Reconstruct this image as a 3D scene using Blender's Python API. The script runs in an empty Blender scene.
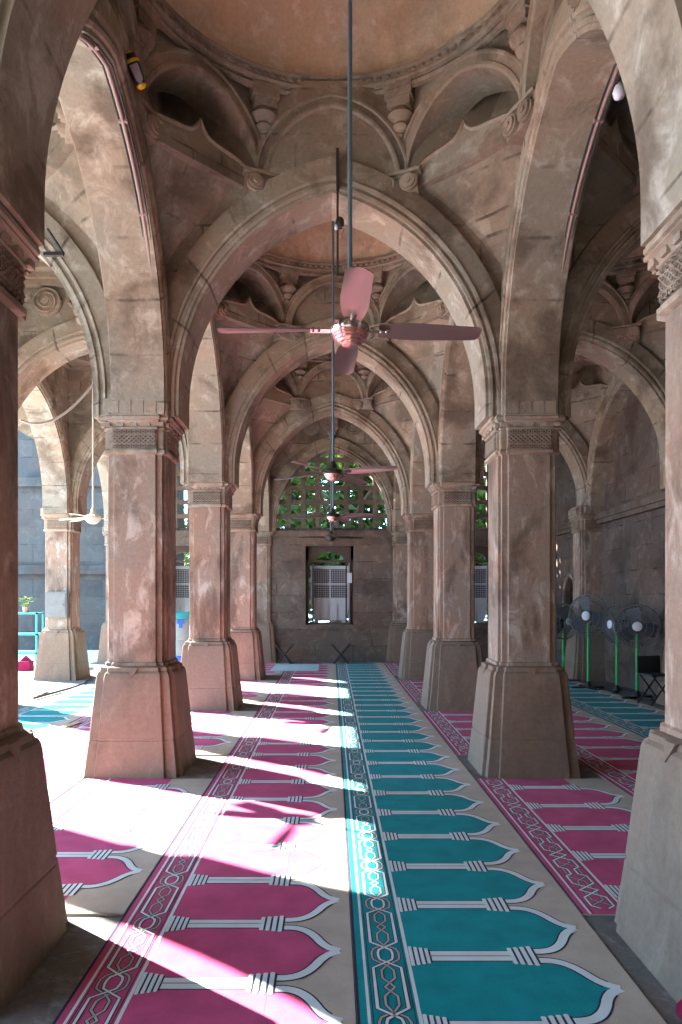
import bpy, bmesh, math, random
from mathutils import Vector, Matrix
random.seed(7)
PI = math.pi
SC = bpy.context.scene
COL = SC.collection
S = 3.58                      # bay spacing
ROWS = [2.97] + [2.88 + S * k for k in range(1, 5)]          # column rows in depth: 2.97 .. 17.2
XL, XR, XF, XW = -1.79, 1.79, -5.37, 5.14        # column lines
SPR = 3.45                    # springing of the arches
AR, AC = 1.905, 0.455           # two-centred arch: radius, centre offset
WT = 0.19                     # half thickness of the walls over the arches
TOP = 6.35

# ------------------------------------------------------------------ mesh helpers
class MB:
    def __init__(self):
        self.v = []; self.f = []; self.m = []
    def add(self, vs, fs, mi=0, M=None):
        b = len(self.v)
        for p in vs:
            p = Vector(p)
            self.v.append(tuple(M @ p) if M is not None else tuple(p))
        for f in fs:
            self.f.append(tuple(b + i for i in f)); self.m.append(mi)
    def box(self, x0, x1, y0, y1, z0, z1, mi=0, M=None):
        vs = [(x, y, z) for x in (x0, x1) for y in (y0, y1) for z in (z0, z1)]
        fs = [(0, 1, 3, 2), (4, 6, 7, 5), (0, 4, 5, 1), (2, 3, 7, 6), (0, 2, 6, 4), (1, 5, 7, 3)]
        self.add(vs, fs, mi, M)
    def loft(self, rings, closed=True, caps=True, mi=0, M=None):
        n = len(rings[0]); vs = [p for r in rings for p in r]; fs = []
        for i in range(len(rings) - 1):
            for j in range(n if closed else n - 1):
                k = (j + 1) % n
                fs.append((i * n + j, i * n + k, (i + 1) * n + k, (i + 1) * n + j))
        if caps and closed:
            fs.append(tuple(reversed(range(n)))); fs.append(tuple((len(rings) - 1) * n + j for j in range(n)))
        self.add(vs, fs, mi, M)
    def lathe(self, prof, n=24, mi=0, M=None, caps=True):
        rings = [[(r * math.cos(2 * PI * j / n), r * math.sin(2 * PI * j / n), z) for j in range(n)] for r, z in prof]
        self.loft(rings, True, caps, mi, M)
    def tube(self, pts, r, n=8, mi=0, closed=False, M=None):
        pts = [Vector(p) for p in pts]; rings = []
        up = Vector((0, 0, 1))
        N = len(pts)
        for i, p in enumerate(pts):
            a = pts[(i - 1) % N] if (i > 0 or closed) else pts[i]
            b = pts[(i + 1) % N] if (i < N - 1 or closed) else pts[i]
            d = (b - a).normalized()
            u = up if abs(d.dot(up)) < 0.98 else Vector((1, 0, 0))
            s = d.cross(u).normalized(); t = s.cross(d).normalized()
            rings.append([tuple(p + r * (math.cos(2 * PI * j / n) * s + math.sin(2 * PI * j / n) * t)) for j in range(n)])
        if closed: rings.append(rings[0])
        self.loft(rings, True, not closed, mi, M)
    def prism(self, poly, axis, d0, d1, mi=0, M=None):
        """poly in 2D, extruded along axis ('x','y','z')"""
        def P(a, b, d):
            return {'x': (d, a, b), 'y': (a, d, b), 'z': (a, b, d)}[axis]
        self.loft([[P(a, b, d0) for a, b in poly], [P(a, b, d1) for a, b in poly]], True, True, mi, M)
    def ribbon(self, pts, w, z, mi):
        """flat strip of width w along 2D polyline"""
        n = len(pts); vs = []
        for i in range(n):
            a = Vector(pts[max(i - 1, 0)]); b = Vector(pts[min(i + 1, n - 1)])
            d = (b - a); d = d.normalized() if d.length > 1e-9 else Vector((1, 0))
            q = Vector((-d.y, d.x)); p = Vector(pts[i])
            # mitre
            if 0 < i < n - 1:
                d1 = (p - a).normalized(); q1 = Vector((-d1.y, d1.x)); s = max(0.5, q.dot(q1))
            else: s = 1
            for sg in (-1, 1):
                r = p + q * (sg * w / 2 / s); vs.append((r.x, r.y, z))
        self.add(vs, [(2 * i, 2 * i + 2, 2 * i + 3, 2 * i + 1) for i in range(n - 1)], mi)
    def build(self, name, mats, parent=None, loc=(0, 0, 0), smooth=None, recalc=True):
        me = bpy.data.meshes.new(name)
        me.from_pydata(self.v, [], self.f)
        if not isinstance(mats, (list, tuple)): mats = [mats]
        for m in mats: me.materials.append(m)
        me.polygons.foreach_set('material_index', self.m)
        if recalc:
            bm = bmesh.new(); bm.from_mesh(me)
            bmesh.ops.recalc_face_normals(bm, faces=bm.faces[:]); bm.to_mesh(me); bm.free()
        if smooth:
            me.polygons.foreach_set('use_smooth', [True] * len(me.polygons))
            me.set_sharp_from_angle(angle=math.radians(smooth))
        me.update()
        o = bpy.data.objects.new(name, me); COL.objects.link(o)
        o.location = loc
        if parent: o.parent = parent
        return o

def tag(o, label=None, cat=None, group=None, kind='thing'):
    if label: o['label'] = label
    if cat: o['category'] = cat
    if group: o['group'] = group
    if kind: o['kind'] = kind
    return o
def thing(name, label, cat, loc=(0, 0, 0), rz=0, group=None):
    o = bpy.data.objects.new(name, None); COL.objects.link(o)
    o.empty_display_size = 0.2
    o.location = loc; o.rotation_euler = (0, 0, rz)
    return tag(o, label, cat, group)
def copy_tree(o, parent=None):
    c = o.copy(); COL.objects.link(c)
    if parent is not None: c.parent = parent
    for ch in list(o.children): copy_tree(ch, c)
    return c
def copy_thing(o, label, loc, rz=0):
    c = copy_tree(o); c.location = loc; c.rotation_euler = (0, 0, rz); c['label'] = label
    return c
def structure(name, mb, mats, **k):
    return tag(mb.build(name, mats, **k), kind='structure')
def T(x=0, y=0, z=0): return Matrix.Translation((x, y, z))
def RZ(a): return Matrix.Rotation(a, 4, 'Z')
def RX(a): return Matrix.Rotation(a, 4, 'X')
def RY(a): return Matrix.Rotation(a, 4, 'Y')

# ------------------------------------------------------------------ materials
def new_mat(name):
    m = bpy.data.materials.new(name); m.use_nodes = True
    nt = m.node_tree; b = nt.nodes['Principled BSDF']
    return m, nt, b
def N(nt, t, **k):
    n = nt.nodes.new(t)
    for a, v in k.items(): setattr(n, a, v)
    return n
def plain(name, col, rough=0.6, metal=0.0, noise=0.0, scale=20, spec=0.5):
    m, nt, b = new_mat(name)
    b.inputs['Roughness'].default_value = rough; b.inputs['Metallic'].default_value = metal
    b.inputs['Specular IOR Level'].default_value = spec
    b.inputs['Base Color'].default_value = (*col, 1)
    if noise:
        tc = N(nt, 'ShaderNodeNewGeometry'); nz = N(nt, 'ShaderNodeTexNoise'); nz.inputs['Scale'].default_value = scale
        nz.inputs['Detail'].default_value = 4
        nt.links.new(tc.outputs['Position'], nz.inputs['Vector'])
        mx = N(nt, 'ShaderNodeMix', data_type='RGBA')
        mx.inputs['A'].default_value = (*[c * (1 - noise) for c in col], 1); mx.inputs['B'].default_value = (*[min(1, c * (1 + noise)) for c in col], 1)
        nt.links.new(nz.outputs['Fac'], mx.inputs['Factor']); nt.links.new(mx.outputs['Result'], b.inputs['Base Color'])
    return m
def stone(name, base, dark, pale, course=0.0, joint=0.0, radial=False, patch=1.3, pale_amt=0.5, dark_amt=0.5, streak=False, bump=0.5, jw=0.014):
    """weathered sandstone: broad patches, lime blooms, dark weathering blotches, fine grain, optional block joints"""
    m, nt, b = new_mat(name); L = nt.links.new
    b.inputs['Roughness'].default_value = 0.88; b.inputs['Specular IOR Level'].default_value = 0.25
    g = N(nt, 'ShaderNodeNewGeometry')
    def noise(scale, detail, rough=0.6, vec=None, dist=0):
        n = N(nt, 'ShaderNodeTexNoise'); n.inputs['Scale'].default_value = scale; n.inputs['Detail'].default_value = detail
        n.inputs['Roughness'].default_value = rough; n.inputs['Distortion'].default_value = dist
        L(vec if vec else g.outputs['Position'], n.inputs['Vector']); return n
    def ramp(src, a, c):
        r = N(nt, 'ShaderNodeMapRange'); r.inputs['From Min'].default_value = a; r.inputs['From Max'].default_value = c
        r.interpolation_type = 'SMOOTHSTEP'; L(src, r.inputs['Value']); return r.outputs['Result']
    def mix(fac, a, c, mode='MIX'):
        x = N(nt, 'ShaderNodeMix', data_type='RGBA', blend_type=mode)
        if isinstance(fac, float): x.inputs['Factor'].default_value = fac
        else: L(fac, x.inputs['Factor'])
        for s, v in (('A', a), ('B', c)):
            if isinstance(v, tuple): x.inputs[s].default_value = (*v, 1)
            else: L(v, x.inputs[s])
        return x.outputs['Result']
    def mul(a, k):
        x = N(nt, 'ShaderNodeMath', operation='MULTIPLY'); L(a, x.inputs[0])
        if isinstance(k, float): x.inputs[1].default_value = k
        else: L(k, x.inputs[1])
        return x.outputs[0]
    mp = N(nt, 'ShaderNodeMapping'); mp.inputs['Scale'].default_value = (1, 1, 0.45 if streak else 1.0)
    L(g.outputs['Position'], mp.inputs['Vector'])
    n1 = noise(patch, 6, 0.62, mp.outputs['Vector'], 0.4)
    n2 = noise(patch * 2.3 + 1, 8, 0.68, mp.outputs['Vector'], 0.6)
    n3 = noise(26, 6, 0.75)
    n4 = noise(patch * 0.7, 3, 0.5)
    c = mix(mul(ramp(n2.outputs['Fac'], 0.50, 0.66), pale_amt), base, pale)
    c = mix(mul(ramp(n1.outputs['Fac'], 0.48, 0.64), dark_amt), c, dark)
    hue = mix(ramp(n4.outputs['Fac'], 0.35, 0.65), tuple(v * k for v, k in zip((1, 1, 1), (1.06, 0.96, 0.90))), (0.96, 1.02, 1.04))
    c = mix(1.0, c, hue, 'MULTIPLY')
    gr = mix(n3.outputs['Fac'], (0.66, 0.66, 0.66), (1.32, 1.32, 1.32))
    c = mix(1.0, c, gr, 'MULTIPLY')
    hgt = n3.outputs['Fac']
    if course:
        sx = N(nt, 'ShaderNodeSeparateXYZ'); L(g.outputs['Position'], sx.inputs[0])
        wob = noise(2.2, 3)
        def aff(src, k, off=0.0):
            x = N(nt, 'ShaderNodeMath', operation='MULTIPLY_ADD'); L(src, x.inputs[0]); x.inputs[1].default_value = k; x.inputs[2].default_value = off
            return x.outputs[0]
        def add(a, c2):
            x = N(nt, 'ShaderNodeMath', operation='ADD'); L(a, x.inputs[0]); L(c2, x.inputs[1]); return x.outputs[0]
        zc = add(sx.outputs['Z'], aff(wob.outputs['Fac'], 0.03))
        if radial:
            tc = N(nt, 'ShaderNodeTexCoord'); so_ = N(nt, 'ShaderNodeSeparateXYZ'); L(tc.outputs['Object'], so_.inputs[0])
            at_ = N(nt, 'ShaderNodeMath', operation='ARCTAN2'); L(aff(so_.outputs['Z'], 1, -3.15), at_.inputs[0]); L(so_.outputs['X'], at_.inputs[1])
            zc = add(aff(at_.outputs[0], 1.75, .2), aff(wob.outputs['Fac'], 0.03))
        if joint:
            hx = add(add(sx.outputs['X'], sx.outputs['Y']), aff(wob.outputs['Fac'], 0.03))
            cb = N(nt, 'ShaderNodeCombineXYZ'); L(hx, cb.inputs[0]); L(zc, cb.inputs[1])
            bt = N(nt, 'ShaderNodeTexBrick'); bt.inputs['Scale'].default_value = 1.0
            bt.inputs['Brick Width'].default_value = joint; bt.inputs['Row Height'].default_value = course
            bt.inputs['Mortar Size'].default_value = jw; bt.inputs['Mortar Smooth'].default_value = 0.5
            bt.inputs['Color1'].default_value = (0.84, 0.84, 0.84, 1); bt.inputs['Color2'].default_value = (1.14, 1.12, 1.10, 1)
            bt.inputs['Mortar'].default_value = (1, 1, 1, 1)
            L(cb.outputs[0], bt.inputs['Vector'])
            jm = bt.outputs['Fac']
            c = mix(1.0, c, bt.outputs['Color'], 'MULTIPLY')
        else:
            md = N(nt, 'ShaderNodeMath', operation='PINGPONG'); L(zc, md.inputs[0]); md.inputs[1].default_value = course / 2
            rr = N(nt, 'ShaderNodeMapRange'); rr.inputs['From Min'].default_value = jw * 0.4; rr.inputs['From Max'].default_value = jw * 1.2
            rr.inputs['To Min'].default_value = 1; rr.inputs['To Max'].default_value = 0; L(md.outputs[0], rr.inputs['Value']); jm = rr.outputs[0]
        jn = noise(3.0, 3); jm = mul(jm, ramp(jn.outputs['Fac'], 0.42, 0.68))
        c = mix(mul(jm, 0.7), c, tuple(v * 0.35 for v in dark))
        sb = N(nt, 'ShaderNodeMath', operation='SUBTRACT'); L(n3.outputs['Fac'], sb.inputs[0]); L(jm, sb.inputs[1]); hgt = sb.outputs[0]
    L(c, b.inputs['Base Color'])
    bp = N(nt, 'ShaderNodeBump'); bp.inputs['Strength'].default_value = bump; bp.inputs['Distance'].default_value = 0.012
    L(hgt, bp.inputs['Height']); L(bp.outputs['Normal'], b.inputs['Normal'])
    return m
def rug_mat(name, col, var=0.22):
    m, nt, b = new_mat(name); L = nt.links.new
    b.inputs['Roughness'].default_value = 1.0; b.inputs['Specular IOR Level'].default_value = 0.03
    b.inputs['Sheen Weight'].default_value = 0.06; b.inputs['Sheen Roughness'].default_value = 0.5
    g = N(nt, 'ShaderNodeNewGeometry')
    n1 = N(nt, 'ShaderNodeTexNoise'); n1.inputs['Scale'].default_value = 6; n1.inputs['Detail'].default_value = 5
    n2 = N(nt, 'ShaderNodeTexNoise'); n2.inputs['Scale'].default_value = 260; n2.inputs['Detail'].default_value = 2
    for n in (n1, n2): L(g.outputs['Position'], n.inputs['Vector'])
    ad = N(nt, 'ShaderNodeMath', operation='ADD'); L(n1.outputs['Fac'], ad.inputs[0]); L(n2.outputs['Fac'], ad.inputs[1])
    mr = N(nt, 'ShaderNodeMapRange'); mr.inputs['From Min'].default_value = 0.7; mr.inputs['From Max'].default_value = 1.3
    L(ad.outputs[0], mr.inputs['Value'])
    mx = N(nt, 'ShaderNodeMix', data_type='RGBA')
    mx.inputs['A'].default_value = (*[c * (1 - var) for c in col], 1); mx.inputs['B'].default_value = (*[c * (1 + var) for c in col], 1)
    L(mr.outputs[0], mx.inputs['Factor']); L(mx.outputs['Result'], b.inputs['Base Color'])
    bp = N(nt, 'ShaderNodeBump'); bp.inputs['Strength'].default_value = 0.25; bp.inputs['Distance'].default_value = 0.004
    L(n2.outputs['Fac'], bp.inputs['Height']); L(bp.outputs['Normal'], b.inputs['Normal'])
    return m

M_SHAFT = stone('sandstone_shaft', (0.295, 0.218, 0.165), (0.12, 0.082, 0.060), (0.53, 0.465, 0.39), patch=2.3, streak=True, pale_amt=0.75, dark_amt=0.8)
M_BASE = stone('sandstone_base', (0.222, 0.168, 0.125), (0.13, 0.096, 0.072), (0.33, 0.275, 0.225), patch=1.2, pale_amt=0.4, dark_amt=0.5, streak=True)
M_CAP = stone('sandstone_capital', (0.32, 0.26, 0.198), (0.14, 0.105, 0.078), (0.49, 0.43, 0.355), patch=2.6, pale_amt=0.5, dark_amt=0.6)
M_ARCH = stone('sandstone_arch', (0.31, 0.258, 0.195), (0.105, 0.075, 0.050), (0.54, 0.49, 0.41), course=0.47, radial=True, patch=1.4, pale_amt=0.6, dark_amt=0.7)
M_WALL = stone('sandstone_wall', (0.30, 0.252, 0.195), (0.10, 0.075, 0.055), (0.54, 0.49, 0.41), course=0.42, joint=0.85, patch=1.2, pale_amt=0.55, dark_amt=0.65)
M_DOME = stone('dome_plaster', (0.60, 0.48, 0.345), (0.37, 0.27, 0.185), (0.80, 0.70, 0.62), patch=1.9, pale_amt=0.55, dark_amt=0.55)
M_CARVE = stone('carved_stone', (0.32, 0.27, 0.21), (0.13, 0.098, 0.072), (0.50, 0.44, 0.37), patch=3.0, pale_amt=0.5, dark_amt=0.6)
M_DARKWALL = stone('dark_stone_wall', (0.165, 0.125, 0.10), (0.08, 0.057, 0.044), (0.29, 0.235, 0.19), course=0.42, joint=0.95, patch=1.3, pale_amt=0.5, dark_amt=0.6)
M_SHADE = stone('shade_toned_stone', (0.135, 0.105, 0.088), (0.06, 0.045, 0.037), (0.24, 0.20, 0.17), course=0.42, joint=0.95, patch=1.3, pale_amt=0.5, dark_amt=0.6)  # darker copy of the wall stone, with the dim aisle's shade in its colour
M_FLOOR = stone('stone_floor', (0.15, 0.145, 0.145), (0.08, 0.077, 0.077), (0.30, 0.31, 0.32), patch=3.0, pale_amt=0.6, dark_amt=0.6)
M_YARD = stone('courtyard_paving', (0.52, 0.48, 0.45), (0.36, 0.33, 0.31), (0.62, 0.60, 0.58), patch=1.0)
M_BLUEWALL = stone('blue_grey_stone', (0.060, 0.060, 0.058), (0.035, 0.037, 0.038), (0.095, 0.092, 0.085), course=0.55, joint=1.1, patch=1.2)
M_RED = rug_mat('rug_crimson', (0.47, 0.070, 0.175))
M_TEAL = rug_mat('rug_teal', (0.002, 0.235, 0.26))
M_BEIGE = rug_mat('rug_beige', (0.43, 0.37, 0.31), 0.14)
M_WHITE = rug_mat('rug_offwhite', (0.60, 0.66, 0.68), 0.10)
M_GREY = rug_mat('rug_grey_line', (0.36, 0.34, 0.32), 0.12)
M_NAVY = rug_mat('rug_navy_line', (0.030, 0.030, 0.055), 0.2)
M_ROLL = rug_mat('rug_dark_crimson', (0.16, 0.01, 0.04))
M_MAT = rug_mat('pale_blue_mat', (0.42, 0.60, 0.68), 0.1)
M_STEEL = plain('galvanised_rod', (0.16, 0.23, 0.27), 0.45, 0.4)
M_DARKROD = plain('dark_iron', (0.05, 0.045, 0.04), 0.55, 0.5)
M_BLADE = plain('blade_copper_brown', (0.25, 0.165, 0.155), 0.30, 0.65)
M_CHROME = plain('chrome', (0.62, 0.55, 0.53), 0.18, 1.0)
M_COPPER = plain('copper_pink', (0.75, 0.38, 0.34), 0.25, 0.9)
M_BLACK = plain('black_plastic', (0.015, 0.015, 0.017), 0.45)
M_CREAM = plain('cream_enamel', (0.68, 0.64, 0.50), 0.4)
M_GREEN = plain('green_enamel', (0.02, 0.42, 0.10), 0.4)
M_WIRE = plain('grey_wire', (0.16, 0.16, 0.155), 0.5, 0.3)
M_WPLAST = plain('white_plastic', (0.62, 0.64, 0.66), 0.5)
M_GPLAST = plain('grey_louvre', (0.07, 0.085, 0.10), 0.5)
M_WOOD = plain('dark_wood', (0.085, 0.052, 0.038), 0.7, noise=0.4, scale=9)
M_CONDUIT = plain('painted_conduit', (0.33, 0.22, 0.19), 0.6, noise=0.15)
M_CABLE = plain('black_cable', (0.02, 0.018, 0.018), 0.5)
M_PALECABLE = plain('pale_cable', (0.60, 0.56, 0.50), 0.5)
M_BULB = plain('frosted_bulb', (0.82, 0.84, 0.92), 0.3)
M_YELLOW = plain('yellow_plastic', (0.78, 0.50, 0.02), 0.4)
M_LILAC = plain('grey_lens', (0.36, 0.33, 0.38), 0.25)
M_LEAF = plain('leaf_green', (0.035, 0.10, 0.016), 0.5, noise=0.6, scale=3)
def leafy():
    m, nt, b = new_mat('leaf_green'); L = nt.links.new
    g = N(nt, 'ShaderNodeNewGeometry'); nz = N(nt, 'ShaderNodeTexNoise'); nz.inputs['Scale'].default_value = 3; L(g.outputs['Position'], nz.inputs['Vector'])
    mx = N(nt, 'ShaderNodeMix', data_type='RGBA'); mx.inputs['A'].default_value = (.018, .055, .008, 1); mx.inputs['B'].default_value = (.055, .11, .014, 1)
    L(nz.outputs['Fac'], mx.inputs['Factor']); L(mx.outputs['Result'], b.inputs['Base Color']); b.inputs['Roughness'].default_value = .5
    tr = N(nt, 'ShaderNodeBsdfTranslucent'); tr.inputs['Color'].default_value = (.11, .17, .02, 1)
    ms = N(nt, 'ShaderNodeMixShader'); ms.inputs[0].default_value = .35
    L(b.outputs[0], ms.inputs[1]); L(tr.outputs[0], ms.inputs[2]); L(ms.outputs[0], nt.nodes['Material Output'].inputs['Surface'])
    return m
M_LEAF = leafy()
M_BARK = plain('bark', (0.10, 0.07, 0.05), 0.9, noise=0.4)
M_TEALPL = plain('teal_plastic', (0.01, 0.33, 0.34), 0.4)
M_BLUEPL = plain('blue_plastic', (0.01, 0.13, 0.62), 0.4)
M_DRUM = plain('pale_drum', (0.26, 0.33, 0.33), 0.5, noise=0.1)
M_PLAQUE = plain('weathered_metal_box', (0.17, 0.165, 0.15), 0.6, 0.1, noise=0.3, scale=9)
M_BOARD = plain('pale_board', (0.50, 0.47, 0.43), 0.7, noise=0.12)
M_STRAW = plain('straw_strip', (0.50, 0.40, 0.20), 0.8, noise=0.2)

# ------------------------------------------------------------------ columns
def plan(w, n=0.088, d=0.03):
    """square plan with a raised central panel on each face and recessed corner strips"""
    k = min(1.0, w / 0.27) ** 0.5
    n *= w / 0.285; c = w - n; i = w - d * min(1.15, w / .30)
    q = [(w, c), (w - .006, c + .006), (i, c + .006), (i, i)]
    half = q + [(y, x) for x, y in reversed(q[:-1])]
    pts = []
    for r in range(4):
        a = r * PI / 2
        for x, y in half:
            pts.append((x * math.cos(a) - y * math.sin(a), x * math.sin(a) + y * math.cos(a)))
    return pts
def plan_loft(prof, **k):
    mb = MB(); mb.loft([[(x, y, z) for x, y in plan(w, **k)] for w, z in prof]); return mb
def make_column(label):
    t = thing('stone_column', label, 'column', group=None)
    # base
    mb = plan_loft([(0.447, 0), (0.444, 0.02), (0.410, 0.325), (0.404, 0.332), (0.404, 0.34), (0.408, 0.348), (0.361, 0.84), (0.355, 0.895), (0.346, 0.922), (0.326, 0.940),
                    (0.328, 0.946), (0.322, 0.972), (0.285, 0.985)])
    base = mb.build('base', M_BASE, t, smooth=28)
    for r in range(4):
        leaf = MB()         # small carved leaf in the middle of every face, hanging over the shoulder
        leaf.add([(-0.05, -0.342, 0.972), (0.05, -0.342, 0.972), (0, -0.364, 0.885), (-0.05, -0.28, 0.985), (0.05, -0.28, 0.985), (0, -0.315, 0.885)],
                 [(0, 1, 2), (0, 3, 4, 1), (0, 2, 5, 3), (1, 4, 5, 2)], 0, RZ(r * PI / 2))
        leaf.build('leaf_carving', M_BASE, base)
    # shaft
    plan_loft([(0.288, 0.985), (0.286, 1.01), (0.270, 1.02), (0.268, 2.90), (0.272, 2.91)]).build('shaft', M_SHAFT, t)
    # capital
    cap = plan_loft([(0.27, 2.90), (0.298, 2.915), (0.300, 2.94), (0.284, 2.952), (0.284, 3.125), (0.300, 3.132), (0.302, 3.142), (0.290, 3.148),
                     (0.294, 3.165), (0.308, 3.185), (0.330, 3.198), (0.330, 3.206), (0.346, 3.212), (0.348, 3.232), (0.338, 3.238), (0.338, 3.25)]).build('capital', M_CAP, t, smooth=28)
    fr = MB()
    w0, w1 = -0.192, 0.192; n = 9; st = (w1 - w0) / n
    for r in range(4):
        R = RZ(r * PI / 2); y0, y1 = -0.298, -0.28
        for i in range(n):
            x = w0 + (i + 0.5) * st
            for z0 in (2.962, 3.088):
                for a, b_, c_, d_ in ((-.016, .016, 0, .006), (-.016, .016, .024, .030), (-.016, -.010, 0, .03), (.010, .016, 0, .03)):
                    fr.box(x + a, x + b_, y0, y1, z0 + c_, z0 + d_, 0, R)
            for row in range(2):
                zc = 3.021 + row * 0.038
                for sg in (-1, 1):
                    fr.box(-0.026, 0.026, y0, y1, -0.0035, 0.0035, 0, R @ T(x, 0, zc) @ RY(sg * math.radians(42)))
        for x in (-.24, -.12, 0, .12, .24): fr.box(x - .03, x + .03, -.312, -.28, 3.152, 3.185, 0, R)
        fr.box(w0 - .008, w1 + .008, y0, y1, 2.994, 3.000, 0, R); fr.box(w0 - .008, w1 + .008, y0, y1, 3.078, 3.084, 0, R)
        # corner strip crosses and the dentil row above the abacus
        for sx in (-1, 1):
            for k in range(4):
                fr.box(sx * 0.232 - .016, sx * 0.232 + .016, -0.262, -0.25, 2.965 + k * .039, 2.985 + k * .039, 0, R)
    for r in range(4): fr.box(w0 - .004, w1 + .004, -.2875, -.28, 2.958, 3.122, 1, RZ(r * PI / 2))  # dark ground behind the lattice, recess shade put in as colour
    fr.build('carved_frieze', [M_CAP, M_SHADE], cap)
    bl = MB()
    bl.loft([[(x, y, z) for x, y in plan(w)] for w, z in ((0.315, 3.25), (0.315, 3.40), (0.305, 3.41))])
    for r in range(4):
        for i in range(4):
            x = -0.168 + i * 0.112
            bl.box(x - .046, x + .046, -0.353, -0.31, 3.258, 3.365, 0, RZ(r * PI / 2))
    bl.build('impost_block', M_CAP, t)
    return t

ordn = ['nearest', 'second', 'third', 'fourth', 'fifth']
col0 = None
def put_column(x, y, label):
    global col0
    if col0 is None:
        col0 = make_column(label); col0.location = (x, y, 0); return col0
    return copy_thing(col0, label, (x, y, 0))
put_column(XL + .07, ROWS[0], 'huge shadowed sandstone column cut off by the frame edge, bare grey floor beside it')
put_column(XR + .02, ROWS[0], 'huge pale-lit sandstone column cut off by the frame edge, beside a rolled red rug')
put_column(XL, ROWS[1], 'sandstone column with blotchy shaft and carved lattice capital, standing amid the sunlit patches')
put_column(XR, ROWS[1], 'sandstone column with dark-streaked shaft and pale-lit side, between red rugs in the shade')
put_column(XL, ROWS[2], 'pinkish sandstone column just behind the blotchy sunlit one, on the open-court side of the aisle')
put_column(XR, ROWS[2], 'sandstone column just behind the dark-streaked one, on the shaded side of the aisle')
put_column(XL, ROWS[3], 'pale slender-looking sandstone column, last free one on the sunlit side before the end wall')
put_column(XR, ROWS[3], 'slender-looking sandstone column, last free one on the shaded side before the lattice end wall')
put_column(XL, ROWS[4], 'stone pilaster in the end wall, left of the aisle-end air cooler window')
put_column(XR, ROWS[4], 'stone pilaster in the end wall, right of the aisle-end air cooler window')
put_column(XF, ROWS[3], 'pale sunlit column on the court edge with a small metal box fixed to its shaft')
put_column(XF, ROWS[2], 'court-edge column one bay nearer than the one carrying a metal box')
put_column(XF, ROWS[1], 'court-edge column two bays nearer than the one carrying a metal box')
put_column(XF, ROWS[0], 'court-edge column three bays nearer than the one carrying a metal box')
put_column(XF, ROWS[4], 'corner pilaster where the open court edge meets the lattice end wall')
put_column(XW, ROWS[3], 'dim pilaster on the solid side wall with green-poled fans around it')
put_column(5.37, ROWS[2], 'pilaster on the solid side wall one bay nearer than the pilaster behind the fans')
put_column(5.37, ROWS[1], 'pilaster on the solid side wall two bays nearer than the pilaster behind the fans')
put_column(XW, ROWS[4], 'corner pilaster where the solid side wall meets the lattice end wall')

# ------------------------------------------------------------------ arches
def arch_pts(R, c, o, n=22):
    r = R + o; th = math.acos(c / r); pts = []
    for i in range(n + 1):
        a = th * i / n; pts.append((r * math.cos(a) - c, r * math.sin(a)))
    left = [(-x, z) for x, z in pts]
    return left + list(reversed(pts))[1:]          # spring to spring, left to right
def arch_ext(x, R, c, o):
    r = R + o; q = abs(x) + c
    return math.sqrt(r * r - q * q) if q < r else 0.0
PROF = [(0, .235), (.03, .235), (.036, .255), (.064, .264), (.076, .245), (.100, .245), (.106, .268), (.130, .275), (.142, .255), (.315, .250), (.325, .19)]
def make_arch(label):
    t = thing('stone_arch', label, 'arch')
    mb = MB(); curves = [arch_pts(AR, AC, o, 26) for o, _ in PROF]
    rings = []
    curves = [[(c_[0][0], 3.25 - SPR)] + c_ + [(c_[-1][0], 3.25 - SPR)] for c_ in curves]
    for i in range(len(curves[0])):
        f = [(curves[k][i][0], -PROF[k][1], SPR + curves[k][i][1]) for k in range(len(PROF))]
        b = [(curves[k][i][0], PROF[k][1], SPR + curves[k][i][1]) for k in range(len(PROF))]
        rings.append(f + b[::-1])
    mb.loft(rings); mb.build('archivolt', M_ARCH, t, loc=(0, 0, 0), smooth=30)
    sp = MB(); rings = []
    for i in range(61):
        x = -S / 2 + S * i / 60
        z = max(3.25, SPR + arch_ext(x, AR, AC, 0.2)) if abs(x) < AR - AC + .2 else 3.25
        rings.append([(x, -WT, z), (x, WT, z), (x, WT, TOP), (x, -WT, TOP)])
    sp.loft(rings); sp.build('spandrel_wall', M_WALL, t)
    return t
arch0 = None
def put_arch(cx, cy, rz, label):
    global arch0
    if arch0 is None:
        arch0 = make_arch(label); arch0.location = (cx, cy, 0); arch0.rotation_euler = (0, 0, rz); return arch0
    return copy_thing(arch0, label, (cx, cy, 0), rz)
aisle = {0: 'central aisle', -S: 'court-side aisle', S: 'side-wall aisle'}
whichrow = ['at the nearest pair of columns, framing the view', 'at the second pair of columns', 'at the third pair of columns',
            'at the fourth pair of columns', 'around the stone lattice in the end wall']
for cx in (0, -S, S):
    for k, y in enumerate(ROWS):
        a_ = put_arch(cx + (.05 if (cx == 0 and k == 0) else 0), y, 0, 'pointed stone arch spanning the %s %s' % (aisle[cx], whichrow[k]))
        if cx == 0 and k == 0: a_.scale = (.965, 1, 1)
bayname = ['nearest bay', 'second bay', 'third bay', 'bay before the end wall']
for x, nm in ((XL, 'lengthwise stone arch of the sunlit colonnade'), (XR, 'lengthwise stone arch of the shaded colonnade'),
              (XF, 'court-edge stone arch open to the bright courtyard'), (5.25, 'blind stone arch on the solid side wall')):
    for k in range(4):
        put_arch(x + (.05 if (x == XL and k == 0) else 0), (ROWS[k] + ROWS[k + 1]) / 2, PI / 2, '%s, %s' % (nm, bayname[k]))

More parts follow.
